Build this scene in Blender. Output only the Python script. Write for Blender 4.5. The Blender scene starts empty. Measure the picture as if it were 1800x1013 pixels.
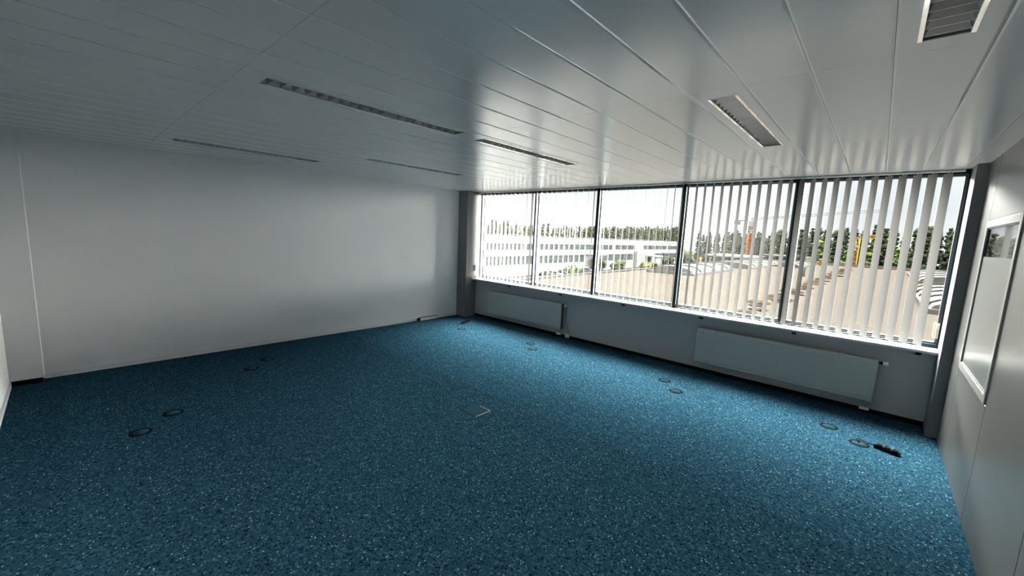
import bpy, bmesh, math, random
from mathutils import Vector, Matrix
random.seed(7)
SC = bpy.context.scene
COL = SC.collection
H, W = 2.786, 7.723          # ceiling height, room width
YR = -6.777                  # rear wall
R = math.radians
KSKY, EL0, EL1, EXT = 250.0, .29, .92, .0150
KAZ, LOBE = -14., .25
BAND, BAZ, BW, SIDE = 330., -18., .92, 640.      # sky glows added above and beside the visible strip to light the room      # bearing and floor of the added overhead glow      # overhead glow added for the room; outdoor colours scaled down to offset it

# ------------------------------------------------------------------ materials
def mat(name, col, rough=.6, metal=0., spec=.5, noise=0., nscale=8., bump=0., bscale=200., trans=0.):
    m = bpy.data.materials.new(name); m.use_nodes = True
    nt = m.node_tree; b = nt.nodes['Principled BSDF']
    b.inputs['Base Color'].default_value = (*col, 1)
    b.inputs['Roughness'].default_value = rough
    b.inputs['Metallic'].default_value = metal
    b.inputs['Specular IOR Level'].default_value = spec
    tc = nt.nodes.new('ShaderNodeTexCoord')
    if noise:
        n = nt.nodes.new('ShaderNodeTexNoise'); n.inputs['Scale'].default_value = nscale; n.inputs['Detail'].default_value = 4
        nt.links.new(tc.outputs['Object'], n.inputs['Vector'])
        mx = nt.nodes.new('ShaderNodeMix'); mx.data_type = 'RGBA'
        mx.inputs[6].default_value = (*[c*(1-noise) for c in col], 1)
        mx.inputs[7].default_value = (*[min(1, c*(1+noise)) for c in col], 1)
        nt.links.new(n.outputs['Fac'], mx.inputs[0]); nt.links.new(mx.outputs[2], b.inputs['Base Color'])
    if bump:
        n = nt.nodes.new('ShaderNodeTexNoise'); n.inputs['Scale'].default_value = bscale; n.inputs['Detail'].default_value = 3
        nt.links.new(tc.outputs['Object'], n.inputs['Vector'])
        bp = nt.nodes.new('ShaderNodeBump'); bp.inputs['Strength'].default_value = bump; bp.inputs['Distance'].default_value = .002
        nt.links.new(n.outputs['Fac'], bp.inputs['Height']); nt.links.new(bp.outputs[0], b.inputs['Normal'])
    return m

def glass_mat(name, tint, ior=1.45):
    m = bpy.data.materials.new(name); m.use_nodes = True; nt = m.node_tree
    nt.nodes.remove(nt.nodes['Principled BSDF']); out = nt.nodes['Material Output']
    t = nt.nodes.new('ShaderNodeBsdfTransparent'); t.inputs[0].default_value = (*tint, 1)
    g = nt.nodes.new('ShaderNodeBsdfGlossy'); g.inputs['Roughness'].default_value = .0
    f = nt.nodes.new('ShaderNodeFresnel')
    ge = nt.nodes.new('ShaderNodeNewGeometry'); ma = nt.nodes.new('ShaderNodeMath'); ma.operation = 'MULTIPLY_ADD'
    ma.inputs[1].default_value = 1/ior - ior; ma.inputs[2].default_value = ior          # same reflectance on both faces of the pane
    nt.links.new(ge.outputs['Backfacing'], ma.inputs[0]); nt.links.new(ma.outputs[0], f.inputs[0])
    mx = nt.nodes.new('ShaderNodeMixShader')
    nt.links.new(f.outputs[0], mx.inputs[0]); nt.links.new(t.outputs[0], mx.inputs[1]); nt.links.new(g.outputs[0], mx.inputs[2])
    nt.links.new(mx.outputs[0], out.inputs[0])
    return m

def fabric_mat(name, col, tl):
    m = bpy.data.materials.new(name); m.use_nodes = True; nt = m.node_tree
    nt.nodes.remove(nt.nodes['Principled BSDF']); out = nt.nodes['Material Output']
    tc = nt.nodes.new('ShaderNodeTexCoord'); n = nt.nodes.new('ShaderNodeTexNoise'); n.inputs['Scale'].default_value = 260
    nt.links.new(tc.outputs['Object'], n.inputs['Vector'])
    mc = nt.nodes.new('ShaderNodeMix'); mc.data_type = 'RGBA'
    mc.inputs[6].default_value = (*[c*.93 for c in col], 1); mc.inputs[7].default_value = (*col, 1)
    nt.links.new(n.outputs['Fac'], mc.inputs[0])
    d = nt.nodes.new('ShaderNodeBsdfDiffuse'); t = nt.nodes.new('ShaderNodeBsdfTranslucent')
    nt.links.new(mc.outputs[2], d.inputs[0]); nt.links.new(mc.outputs[2], t.inputs[0])
    mx = nt.nodes.new('ShaderNodeMixShader'); mx.inputs[0].default_value = tl
    nt.links.new(d.outputs[0], mx.inputs[1]); nt.links.new(t.outputs[0], mx.inputs[2]); nt.links.new(mx.outputs[0], out.inputs[0])
    return m

def carpet_mat():
    m = bpy.data.materials.new('carpet_blue_fleck'); m.use_nodes = True; nt = m.node_tree; b = nt.nodes['Principled BSDF']
    L = nt.links.new; N = nt.nodes.new
    tc = N('ShaderNodeTexCoord')
    def mixc(fac, a, bb):
        x = N('ShaderNodeMix'); x.data_type = 'RGBA'
        for s, v in ((6, a), (7, bb)):
            if isinstance(v, tuple): x.inputs[s].default_value = (*v, 1)
            else: L(v, x.inputs[s])
        L(fac, x.inputs[0]); return x.outputs[2]
    def thr(src, lo, hi):
        r = N('ShaderNodeMapRange'); r.inputs[1].default_value = lo; r.inputs[2].default_value = hi; L(src, r.inputs[0]); return r.outputs[0]
    def vor(scale, off):
        mp = N('ShaderNodeMapping'); mp.inputs['Location'].default_value = (off, off*2, 0); L(tc.outputs['Object'], mp.inputs[0])
        v = N('ShaderNodeTexVoronoi'); v.inputs['Scale'].default_value = scale; L(mp.outputs[0], v.inputs['Vector'])
        s = N('ShaderNodeSeparateColor'); L(v.outputs['Color'], s.inputs[0]); return v, s
    nz = N('ShaderNodeTexNoise'); nz.inputs['Scale'].default_value = 160; nz.inputs['Detail'].default_value = 3; L(tc.outputs['Object'], nz.inputs['Vector'])
    base = mixc(thr(nz.outputs['Fac'], .3, .7), CARPET[0], CARPET[1])
    v1, s1 = vor(95, 0.)
    d1 = thr(s1.outputs[0], .80, .82)
    c1 = mixc(d1, base, CARPET[2])               # dark flecks
    v2, s2 = vor(70, 3.1)
    near = N('ShaderNodeMath'); near.operation = 'LESS_THAN'; near.inputs[1].default_value = .36; L(v2.outputs['Distance'], near.inputs[0])
    sel = N('ShaderNodeMath'); sel.operation = 'MULTIPLY'; L(thr(s2.outputs[1], .93, .94), sel.inputs[0]); L(near.outputs[0], sel.inputs[1])
    c2 = mixc(sel.outputs[0], c1, CARPET[3])     # pale flecks
    v3, s3 = vor(85, 7.7)
    c3 = mixc(thr(s3.outputs[2], .85, .87), c2, CARPET[4])
    # rolls of carpet: two strips of slightly different wear
    sp = N('ShaderNodeSeparateXYZ'); L(tc.outputs['Object'], sp.inputs[0])
    wn = N('ShaderNodeTexNoise'); wn.inputs['Scale'].default_value = .55; wn.inputs['Detail'].default_value = 2; L(tc.outputs['Object'], wn.inputs['Vector'])
    hv = N('ShaderNodeHueSaturation'); L(c3, hv.inputs['Color'])
    st = thr(sp.outputs[1], -2.955, -2.945); st2 = thr(sp.outputs[1], -6.375, -6.365)
    a1 = N('ShaderNodeMath'); a1.operation = 'MULTIPLY_ADD'; a1.inputs[1].default_value = .11; a1.inputs[2].default_value = .80; L(st, a1.inputs[0])
    a2 = N('ShaderNodeMath'); a2.operation = 'MULTIPLY_ADD'; a2.inputs[1].default_value = .12; L(st2, a2.inputs[0]); L(a1.outputs[0], a2.inputs[2])
    a3 = N('ShaderNodeMath'); a3.operation = 'MULTIPLY_ADD'; a3.inputs[1].default_value = .1; L(wn.outputs['Fac'], a3.inputs[0]); L(a2.outputs[0], a3.inputs[2])
    L(a3.outputs[0], hv.inputs['Value']); L(hv.outputs[0], b.inputs['Base Color'])
    b.inputs['Roughness'].default_value = .92; b.inputs['Specular IOR Level'].default_value = 0.
    bn = N('ShaderNodeTexNoise'); bn.inputs['Scale'].default_value = 220; L(tc.outputs['Object'], bn.inputs['Vector'])
    bp = N('ShaderNodeBump'); bp.inputs['Strength'].default_value = .6; bp.inputs['Distance'].default_value = .004
    L(bn.outputs['Fac'], bp.inputs['Height']); L(bp.outputs[0], b.inputs['Normal'])
    return m

CARPET = [(0.0097, 0.0325, 0.0507), (0.0159, 0.0462, 0.0705), (0.0033, 0.014, 0.0253), (0.1755, 0.2405, 0.26), (0.026, 0.0699, 0.1008)]
M = {
 'wall': mat('painted_wall_white', (.82, .825, .83), .75, noise=.02, nscale=2.5, bump=.15, bscale=350),
 'wall_win': mat('painted_parapet_wall', (.42, .425, .43), .7, bump=.12, bscale=300),  # white wall paint set darker; shade under the sill put into the colour
 'pilaster': mat('painted_pilaster_shaded', (.13, .137, .14), .6, bump=.1, bscale=300),  # set darker than its own paint; backlit shade put into the colour
 'ceil': mat('ceiling_lacquered_steel', (.82, .82, .82), .20, spec=.85, noise=.02, nscale=3, bump=.05, bscale=900),
 'lip': mat('ceiling_lip_lit', (.95, .95, .95), .16, spec=.8),  # lighter than the planks; window light on the chamfers put into the colour
 'dark': mat('joint_shadow_gap', (.03, .032, .034), .8),
 'carpet': carpet_mat(),
 'hatch': mat('hatch_carpet_inlay', (.017, .043, .058), .9, spec=.0, noise=.4, nscale=160),
 'base_w': mat('skirting_white', (.74, .75, .76), .45),
 'base_d': mat('skirting_black', (.004, .006, .008), .8, spec=.03),
 'sill': mat('window_sill_white', (.50, .505, .505), .4, noise=.02, nscale=6),
 'frame': mat('window_frame_petrol', (.006, .017, .022), .55, spec=.12, noise=.08, nscale=10),
 'bead': mat('glazing_bead_pale', (.045, .055, .058), .4),
 'glass': glass_mat('clear_glazing', (.95, .97, .965)),
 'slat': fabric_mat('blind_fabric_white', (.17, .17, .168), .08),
 'rail': mat('blind_rail_white', (.82, .82, .80), .4),
 'rad': mat('radiator_enamel', (.40, .43, .41), .38, noise=.015, nscale=4),
 'chrome': mat('fitting_metal', (.55, .55, .53), .3, metal=.9),
 'white_pl': mat('white_plastic', (.78, .78, .76), .4),
 'black_pl': mat('black_plastic', (.006, .006, .006), .5, spec=.08, noise=.2, nscale=40),
 'grey_cable': mat('grey_cable', (.10, .11, .11), .55),
 'part': mat('partition_lacquer', (.075, .079, .078), .34, spec=.45, noise=.015, nscale=3),
 'alu': mat('frame_aluminium', (.26, .265, .26), .34, metal=.2),
 'edging': mat('hatch_edging', (.12, .15, .15), .5),
 'gasket': mat('rubber_gasket', (.02, .02, .02), .7),
 'film': mat('frosted_film', (.12, .135, .13), .3, noise=.08, nscale=7),
 'refl': mat('side_reflector', (.90, .90, .89), .3, metal=.0),  # diffuse white; the window's reflection is put into the colour
 'louvre': mat('louvre_aluminium', (.36, .35, .34), .3, metal=.85),
 'lrail': mat('louvre_rail_polished', (.95, .95, .95), .10, metal=1.),
 'trough': mat('luminaire_trough', (.10, .10, .10), .6),
 'tube': mat('lamp_tube_white', (.8, .8, .78), .3),
 'ring': mat('grommet_rubber', (.003, .0055, .0065), .8, spec=.02),
 'brass': mat('hinge_beige', (.52, .46, .34), .45, noise=.1, nscale=60),
 'roof': mat('roof_membrane_cream', (.56, .50, .43), .85, noise=.10, nscale=.35, bump=.3, bscale=3),
 'roofedge': mat('roof_edge_brown', (.30, .22, .18), .85, noise=.2, nscale=1),
 'coping': mat('coping_white', (.66, .65, .62), .6),
 'seam': mat('roof_seam_brown', (.30, .21, .14), .9, noise=.4, nscale=1.2),
 'skyl': mat('skylight_acrylic', (.66, .65, .62), .3),
 'skyrib': mat('skylight_rib_grey', (.12, .13, .13), .5),
 'fac': mat('facade_white', (.66, .66, .65), .6, noise=.03, nscale=.4),
 'facgrey': mat('facade_grey', (.34, .35, .36), .6, noise=.05, nscale=.6),
 'fwin': mat('facade_glazing', (.085, .115, .12), .15, noise=.35, nscale=.6),
 'mull': mat('facade_mullion', (.34, .37, .37), .5),
 'asph': mat('ground_paving', (.30, .29, .28), .95, noise=.15, nscale=.12),
 'grass': mat('grass_verge', (.13, .18, .06), .95, noise=.3, nscale=.5),
 'orange': mat('machine_orange', (.68, .20, .04), .5, noise=.1, nscale=1),
 'yellow': mat('crane_yellow', (.62, .36, .05), .5, noise=.15, nscale=2),
 'cwhite': mat('crane_white', (.68, .68, .62), .5),
 'cream': mat('unit_cream', (.60, .58, .46), .6),
 'trunk': mat('pine_bark', (.16, .095, .065), .9, noise=.3, nscale=3),
 'tyre': mat('tyre_rubber', (.015, .015, .015), .8),
}
for i, c in enumerate([(.050, .062, .034), (.072, .084, .038), (.040, .050, .032), (.105, .150, .040), (.15, .155, .06)]):
    M['leaf%d' % i] = mat('foliage_%s' % ['pine', 'olive', 'fir', 'fresh', 'hedge'][i], c, .8, noise=.65, nscale=1.3, bump=.9, bscale=9)
for n, c in (('car_dark', (.02, .022, .026)), ('car_silver', (.40, .41, .42)), ('car_red', (.22, .02, .02)), ('car_white', (.62, .62, .62)), ('car_blue', (.03, .06, .14))):
    M[n] = mat(n + '_paint', c, .25)

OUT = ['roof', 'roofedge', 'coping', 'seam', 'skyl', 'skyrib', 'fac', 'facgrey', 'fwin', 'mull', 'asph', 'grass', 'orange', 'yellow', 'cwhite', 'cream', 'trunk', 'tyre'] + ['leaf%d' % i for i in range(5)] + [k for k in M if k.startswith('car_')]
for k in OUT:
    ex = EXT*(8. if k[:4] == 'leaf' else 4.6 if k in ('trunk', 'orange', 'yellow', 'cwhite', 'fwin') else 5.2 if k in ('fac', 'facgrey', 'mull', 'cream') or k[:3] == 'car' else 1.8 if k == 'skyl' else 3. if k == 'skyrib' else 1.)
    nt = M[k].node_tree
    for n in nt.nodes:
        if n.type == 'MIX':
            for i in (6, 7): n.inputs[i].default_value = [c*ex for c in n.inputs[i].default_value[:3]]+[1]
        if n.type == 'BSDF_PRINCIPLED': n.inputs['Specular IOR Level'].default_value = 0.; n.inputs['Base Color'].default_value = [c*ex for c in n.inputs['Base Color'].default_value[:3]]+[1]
# ------------------------------------------------------------------ mesh helpers
class MB:
    def __init__(s): s.bm = bmesh.new(); s.mi = 0
    def quad(s, pts):
        vs = [s.bm.verts.new(p) for p in pts]; f = s.bm.faces.new(vs); f.material_index = s.mi; return s
    def box(s, x0, x1, y0, y1, z0, z1):
        v = [s.bm.verts.new(p) for p in ((x0,y0,z0),(x1,y0,z0),(x1,y1,z0),(x0,y1,z0),(x0,y0,z1),(x1,y0,z1),(x1,y1,z1),(x0,y1,z1))]
        for f in ((3,2,1,0),(4,5,6,7),(0,1,5,4),(1,2,6,5),(2,3,7,6),(3,0,4,7)):
            s.bm.faces.new([v[i] for i in f]).material_index = s.mi
        return s
    def bbox(s, x0, x1, y0, y1, z0, z1, b=.004, seg=2):
        t = bmesh.new(); q = MB.__new__(MB); q.bm = t; q.mi = s.mi; q.box(x0, x1, y0, y1, z0, z1)
        bmesh.ops.bevel(t, geom=t.edges[:], offset=b, segments=seg, affect='EDGES', profile=.6)
        me = bpy.data.meshes.new('t'); t.to_mesh(me); t.free()
        n0 = len(s.bm.faces); s.bm.from_mesh(me); bpy.data.meshes.remove(me)
        s.bm.faces.ensure_lookup_table()
        for f in s.bm.faces[n0:]: f.material_index = s.mi
        return s
    def tube(s, pts, r, n=8, cap=True, r2=None):
        pts = [Vector(p) for p in pts]; rings = []
        for i, p in enumerate(pts):
            a = pts[min(i+1, len(pts)-1)] - pts[max(i-1, 0)]
            a.normalize(); u = a.cross(Vector((0, 0, 1)))
            if u.length < 1e-3: u = Vector((1, 0, 0))
            u.normalize(); w = a.cross(u)
            rr = r if r2 is None else r + (r2-r)*i/(len(pts)-1)
            rings.append([s.bm.verts.new(p + (u*math.cos(2*math.pi*k/n) + w*math.sin(2*math.pi*k/n))*rr) for k in range(n)])
        for A, B in zip(rings, rings[1:]):
            for k in range(n):
                f = s.bm.faces.new((A[k], A[(k+1) % n], B[(k+1) % n], B[k])); f.smooth = True; f.material_index = s.mi
        if cap:
            for rg, rev in ((rings[0], 0), (rings[-1], 1)):
                f = s.bm.faces.new(rg if rev else rg[::-1]); f.material_index = s.mi
        return s
    def lathe(s, prof, c, n=24):
        rings = []
        for (r, z) in prof:
            if r < 1e-6: rings.append([s.bm.verts.new((c[0], c[1], c[2]+z))])
            else: rings.append([s.bm.verts.new((c[0]+r*math.cos(2*math.pi*k/n), c[1]+r*math.sin(2*math.pi*k/n), c[2]+z)) for k in range(n)])
        for A, B in zip(rings, rings[1:]):
            for k in range(n):
                j = (k+1) % n
                vs = [A[0], B[k], B[j]] if len(A) == 1 else ([A[k], A[j], B[0]] if len(B) == 1 else [A[k], A[j], B[j], B[k]])
                try: f = s.bm.faces.new(vs); f.smooth = True; f.material_index = s.mi
                except ValueError: pass
        return s
    def prism(s, poly, axis, a0, a1):
        def P(u, v, a): return {'x': (a, u, v), 'y': (u, a, v), 'z': (u, v, a)}[axis]
        A = [s.bm.verts.new(P(u, v, a0)) for u, v in poly]; B = [s.bm.verts.new(P(u, v, a1)) for u, v in poly]
        n = len(poly)
        for k in range(n): s.bm.faces.new((A[k], A[(k+1) % n], B[(k+1) % n], B[k])).material_index = s.mi
        s.bm.faces.new(A[::-1]).material_index = s.mi; s.bm.faces.new(B).material_index = s.mi
        return s
    def blob(s, c, r, sub=2, jit=.2, squash=1.):
        t = bmesh.new(); bmesh.ops.create_icosphere(t, subdivisions=sub, radius=1)
        for v in t.verts:
            k = 1 + random.uniform(-jit, jit)
            v.co = Vector((v.co.x*r*k, v.co.y*r*k, v.co.z*r*k*squash)) + Vector(c)
        me = bpy.data.meshes.new('t'); t.to_mesh(me); t.free()
        n0 = len(s.bm.faces); s.bm.from_mesh(me); bpy.data.meshes.remove(me)
        s.bm.faces.ensure_lookup_table()
        for f in s.bm.faces[n0:]: f.material_index = s.mi
        return s
    def build(s, name, m, parent=None, smooth=False, origin=None):
        bmesh.ops.recalc_face_normals(s.bm, faces=s.bm.faces[:])
        if parent is None or origin is not None:
            if origin is None:
                vs = [v.co for v in s.bm.verts]
                origin = Vector(((min(v.x for v in vs)+max(v.x for v in vs))/2, (min(v.y for v in vs)+max(v.y for v in vs))/2, min(v.z for v in vs)))
            origin = Vector(origin)
            for v in s.bm.verts: v.co -= origin
        me = bpy.data.meshes.new(name); s.bm.to_mesh(me); s.bm.free()
        for mm in (m if isinstance(m, (list, tuple)) else [m]): me.materials.append(M[mm] if isinstance(mm, str) else mm)
        o = bpy.data.objects.new(name, me); COL.objects.link(o)
        if origin is not None: o.location = origin
        if parent is not None: o.parent = parent
        return o

def tag(o, label=None, cat=None, group=None, kind=None):
    if label: o['label'] = label
    if cat: o['category'] = cat
    if group: o['group'] = group
    if kind: o['kind'] = kind
    return o
def empty(name, loc, rz=0.):
    o = bpy.data.objects.new(name, None); COL.objects.link(o); o.location = loc; o.rotation_euler = (0, 0, rz)
    o.empty_display_size = .1
    return o
def copy_tree(o, parent=None):
    c = o.copy(); COL.objects.link(c)
    if parent is not None: c.parent = parent
    for ch in [x for x in KIDS.get(o.name, [])]: copy_tree(ch, c)
    return c
KIDS = {}
def kid(o, parent): KIDS.setdefault(parent.name, []).append(o); return o
def struct(mb, name, m): return tag(mb.build(name, m), kind='structure')

# ------------------------------------------------------------------ room shell
f = struct(MB().box(-.15, W+.15, YR-.15, .31, -.12, 0), 'floor', 'carpet')
f.location = (0, 0, 0)
# floor coordinates kept in world space for the carpet texture
for v in f.data.vertices: v.co += Vector(((-.15+W+.15)/2, (YR-.15+.31)/2, -.12))

struct(MB().box(-.15, 0, YR-.15, .31, 0, 3.1), 'wall_left', 'wall')
struct(MB().box(0, W+.15, YR-.15, YR, 0, 3.1), 'wall_rear', 'wall')
# window wall: parapet, lintel and the narrow end piece
struct(MB().box(0, W+.15, 0, .30, 0, .838).box(0, W+.15, .02, .30, H+.0, 3.1).box(0, .30, 0, .30, .838, H).box(7.70, W+.15, 0, .30, .838, H), 'wall_window', 'wall_win')
struct(MB().box(0, .30, -.304, 0, 0, H), 'trim_1', 'pilaster')          # pilaster in the far corner
struct(MB().box(7.640, W, -.304, 0, 0, H), 'trim_2', 'pilaster')        # pilaster at the right end of the windows
struct(MB().box(0, .17, YR, -6.525, .062, H), 'trim_3', 'wall')         # pilaster in the rear left corner
struct(MB().box(0, .155, YR, -6.54, 0, .062), 'baseboard_pilaster', 'base_d')
# skirting
struct(MB().box(0, .012, -6.525, -.304, 0, .058).box(0, .018, -6.525, -.304, .0, .012), 'baseboard_left', 'base_w')
struct(MB().box(.17, W, YR, YR+.012, 0, .06), 'baseboard_rear', 'base_w')
struct(MB().box(.30, 7.64, -.006, 0, 0, .055), 'baseboard_window', 'base_d')

# ceiling: lacquered steel planks, 300 mm wide, running to the windows
XR0, PW = 7.287, .30
J = [-.10, -1.898, -3.704, -5.511, YR]
LIGHTS = [(0, 2), (3, 1), (10, 1), (10, 2), (17, 1), (20, 2)]            # (plank column, row)
C, G, CD = .0100, .0008, .0022
def plank(mb, x0, x1, y0, y1, z=H, t=.018):
    a, b, c, d = x0+G, x0+G+C, x1-G-C, x1-G
    p0, p1 = y0+.0007, y1-.0007
    P = [(a, z+t), (a, z+CD), (b, z), (c, z), (d, z+CD), (d, z+t)]
    A = [mb.bm.verts.new((u, p0, v)) for u, v in P]; B = [mb.bm.verts.new((u, p1, v)) for u, v in P]
    for k in range(5): mb.bm.faces.new((A[k], A[k+1], B[k+1], B[k])).material_index = 1 if k in (1, 3) else 0
    mb.bm.faces.new(A); mb.bm.faces.new(B[::-1])
mb = MB()
for k in range(-1, 25):
    x1 = XR0 - k*PW; x0 = x1 - PW
    if k == -1: x0, x1 = XR0, XR0+PW
    for r in range(4):
        if (k, r) in LIGHTS: continue
        plank(mb, x0, x1, J[r+1], J[r])
xl = XR0 - 25*PW + PW
plank(mb, 0, XR0-24*PW-PW if XR0-25*PW > 0 else XR0-24*PW, YR, J[0]) if XR0-25*PW > .01 else None
mb.box(XR0+PW+.002, W, YR, .12, H-.0, H+.018)
mb.box(.0, XR0+PW, J[0]+.001, .12, H, H+.018)
ce = struct(mb, 'ceiling', ['ceil', 'lip'])
struct(MB().box(-.15, W+.15, YR-.15, .31, H+.10, H+.20).box(0, W, YR, 0, H+.092, H+.099), 'ceiling_void', 'dark')

# right partition of lacquered panels with a glazed field
wr = struct(MB().box(W+.03, W+.15, YR, 0, 0, 3.1).box(W+.0145, W+.029, YR, -2.04, 0, H+.09).box(W+.0145, W+.029, -.80, 0, 0, H+.09)
            .box(W+.0145, W+.029, -2.04, -.80, 0, .88).box(W+.0145, W+.029, -2.04, -.80, 2.22, H+.09), 'wall_right', 'dark')
g = .0025
for y0, y1, z0, z1 in ((-.80, -.304, 0, H), (-2.04, -.80, 0, .885), (-2.04, -.80, 2.218, H), (-3.28, -2.04, 0, H), (-4.52, -3.28, 0, H), (-5.76, -4.52, 0, H), (YR, -5.76, 0, H)):
    o = MB().bbox(W, W+.0145, y0+g, y1-g, z0+(.0 if z0 == 0 else g), z1-(g if z1 < H else 0), .002, 1).build('panel', 'part'); o.parent = wr
    o.matrix_parent_inverse = Matrix.Translation(-wr.location)
def bars(x0, x1, y0, y1, z0, z1, w):
    return MB().bbox(x0, x1, y0, y0+w, z0, z1, .003, 1).bbox(x0, x1, y1-w, y1, z0, z1, .003, 1).bbox(x0, x1, y0+w, y1-w, z0, z0+w, .003, 1).bbox(x0, x1, y0+w, y1-w, z1-w, z1, .003, 1)
w6 = tag(empty('window_6', (W, -1.42, .885)), kind='structure')
def wpart(mb, name, m, root, label=None):
    o = mb.build(name, m, root, origin=root.location); o.location = (0, 0, 0)
    if label: o['label'] = label
    return o
wpart(bars(W-.012, W+.028, -2.036, -.804, .889, 2.214, .062), 'frame', 'alu', w6)
wpart(bars(W-.004, W+.004, -1.976, -.864, .949, 2.154, .012), 'gasket', 'gasket', w6)
wpart(MB().box(W+.002, W+.008, -1.966, -.874, .959, 2.144), 'glass', 'glass', w6)
wpart(MB().box(W-.0005, W+.0015, -1.963, -.877, .962, 1.905), 'frosted_film', 'film', w6, 'pale frosted film over the lower pane')

# ------------------------------------------------------------------ windows
# one petrol frame per bay, shared posts belong to the bay on their left
def window(n, x0, x1, left_post, hinge=False):
    w = tag(empty('window_%d' % n, ((x0+x1)/2, .17, .868)), kind='structure')
    z0, z1 = .868, H+.0
    fr = MB()
    fr.bbox(x0+(.032 if left_post else 0), x1-.032 if n < 5 else x1, .12, .22, z0, z0+.046, .004, 1)
    fr.bbox(x0+(.032 if left_post else 0), x1-.032 if n < 5 else x1, .12, .22, z1-.036, z1, .004, 1)
    if not left_post: fr.bbox(x0, x0+.055, .12, .22, z0+.046, z1-.036, .004, 1)
    fr.bbox(x1-.032, x1+.032 if n < 5 else x1+.0, .105, .235, z0, z1, .005, 1)
    if n == 5: fr.bbox(x1-.065, x1-.032, .12, .22, z0+.046, z1-.036, .004, 1)
    wpart(fr, 'frame', 'frame', w)
    a = x0+(.032 if left_post else .055); b = x1-(.032 if n < 5 else .065)
    c, d = z0+.046, z1-.036
    wpart(MB().box(a, a+.018, .15, .20, c, d).box(b-.018, b, .15, .20, c, d).box(a+.018, b-.018, .15, .20, c, c+.02).box(a+.018, b-.018, .15, .20, d-.02, d), 'glazing_bead', 'bead', w, 'pale glazing bead around the pane')
    wpart(MB().box(a+.012, b-.012, .168, .176, c+.012, d-.012), 'glass', 'glass', w)
    if hinge:
        h = MB().bbox(7.592, 7.632, .085, .119, .985, 1.15, .006, 2).tube([(7.612, .084, .99), (7.612, .084, 1.145)], .009, 10)
        wpart(h, 'hinge', 'brass', w, 'beige hinge cover low on the right post')
XS = [.302, 1.87, 3.275, 4.745, 6.185, 7.698]
for i in range(5): window(i+1, XS[i], XS[i+1], i > 0, i == 4)
sl = MB().bbox(.302, 7.638, -.12, .12, .838, .868, .005, 2)
struct(sl, 'trim_4', 'sill')
for i, x in enumerate((1.35, 2.67, 3.97, 5.22, 6.36, 7.50)):
    b = MB().prism([(-.085, .838), (-.002, .838), (-.002, .79), (-.012, .79), (-.085, .828)], 'x', x-.022, x+.022)
    o = b.build('sill_bracket', 'black_pl')
    tag(o, ['black steel bracket under the white sill, leftmost, above the far radiator’s left half', 'black steel bracket under the white sill, above the far radiator’s valve end',
            'black steel bracket under the white sill, midway between the two radiators', 'black steel bracket under the white sill, above the near radiator’s left end',
            'black steel bracket under the white sill, above the middle of the near radiator', 'black steel bracket under the white sill, rightmost, beside the right pilaster'][i].replace('’', "'"), 'bracket', 'brackets under the window sill')

# small dark clips on the reveal of the far pilaster
for i, y in enumerate((-.075, -.035)):
    o = MB().bbox(.3005, .312, y-.008, y+.008, 1.04, 1.17, .003, 1).build('cord_clip', 'grey_cable')
    tag(o, ['narrow dark cord clip on the far pilaster, the one nearer the room', 'narrow dark cord clip on the far pilaster, the one nearer the glass'][i], 'clip', 'cord clips on the far pilaster')

# ------------------------------------------------------------------ vertical blinds
def blind(xs, ang, jit, x0, x1, label):
    root = tag(empty('vertical_blind', ((x0+x1)/2, .05, H)), label, 'blind', 'vertical blinds along the windows')
    wpart(MB().bbox(x0, x1, .028, .072, H-.022, H, .003, 1), 'headrail', 'rail', root)
    hw = .0635
    for x in xs:
        a = ang + random.uniform(-jit, jit)
        dx, dy = -math.sin(R(a))*hw, math.cos(R(a))*hw
        nx, ny = math.cos(R(a)), math.sin(R(a))
        m = MB(); zt, zb = H-.040, .889
        n = 4; cols = []
        for k in range(n+1):
            t = -1+2*k/n; bow = .0035*(1-t*t)
            cols.append((x+dx*t+nx*bow, .05+dy*t+ny*bow))
        th = .0004
        for z0, z1, tk in ((zb, zb+.035, .0022), (zb+.035, zt, th), (zt, zt+.006, .0015)):
            poly = [(cx+nx*tk, cy+ny*tk) for cx, cy in cols] + [(cx-nx*tk, cy-ny*tk) for cx, cy in cols[::-1]]
            m.prism(poly, 'z', z0, z1)
        sl = wpart(m, 'slat', 'slat', root)
        c = MB().tube([(x, .05, zt+.006), (x, .05, H-.021)], .004, 6)
        cc = c.build('slat_hook', 'rail', sl, origin=root.location); cc.location = (0, 0, 0)
    zc = .897
    for k in (-1, 1):
        pts = [(x + (-math.sin(R(ang))*hw*k), .05+math.cos(R(ang))*hw*k, zc) for x in xs]
        P = []
        for p, q in zip(pts, pts[1:]):
            P += [p, ((p[0]+q[0])/2, p[1], zc-.004)]
        P.append(pts[-1])
        wpart(MB().tube(P, .0013, 5), 'bottom_chain', 'rail', root)
    return root
sp = .1163
xs_l = [.415 + i*(4.745-.415)/37 for i in range(38)]
xs_r = [7.481 - i*.1153 for i in range(24)][::-1]
blind(xs_l, 25.2, 2.2, .31, 4.775, 'white vertical blind over the three far windows, slats turned half open')
blind(xs_r, 30.5, 2.2, 4.785, 7.60, 'white vertical blind over the two near windows, broad slats half open')

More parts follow.
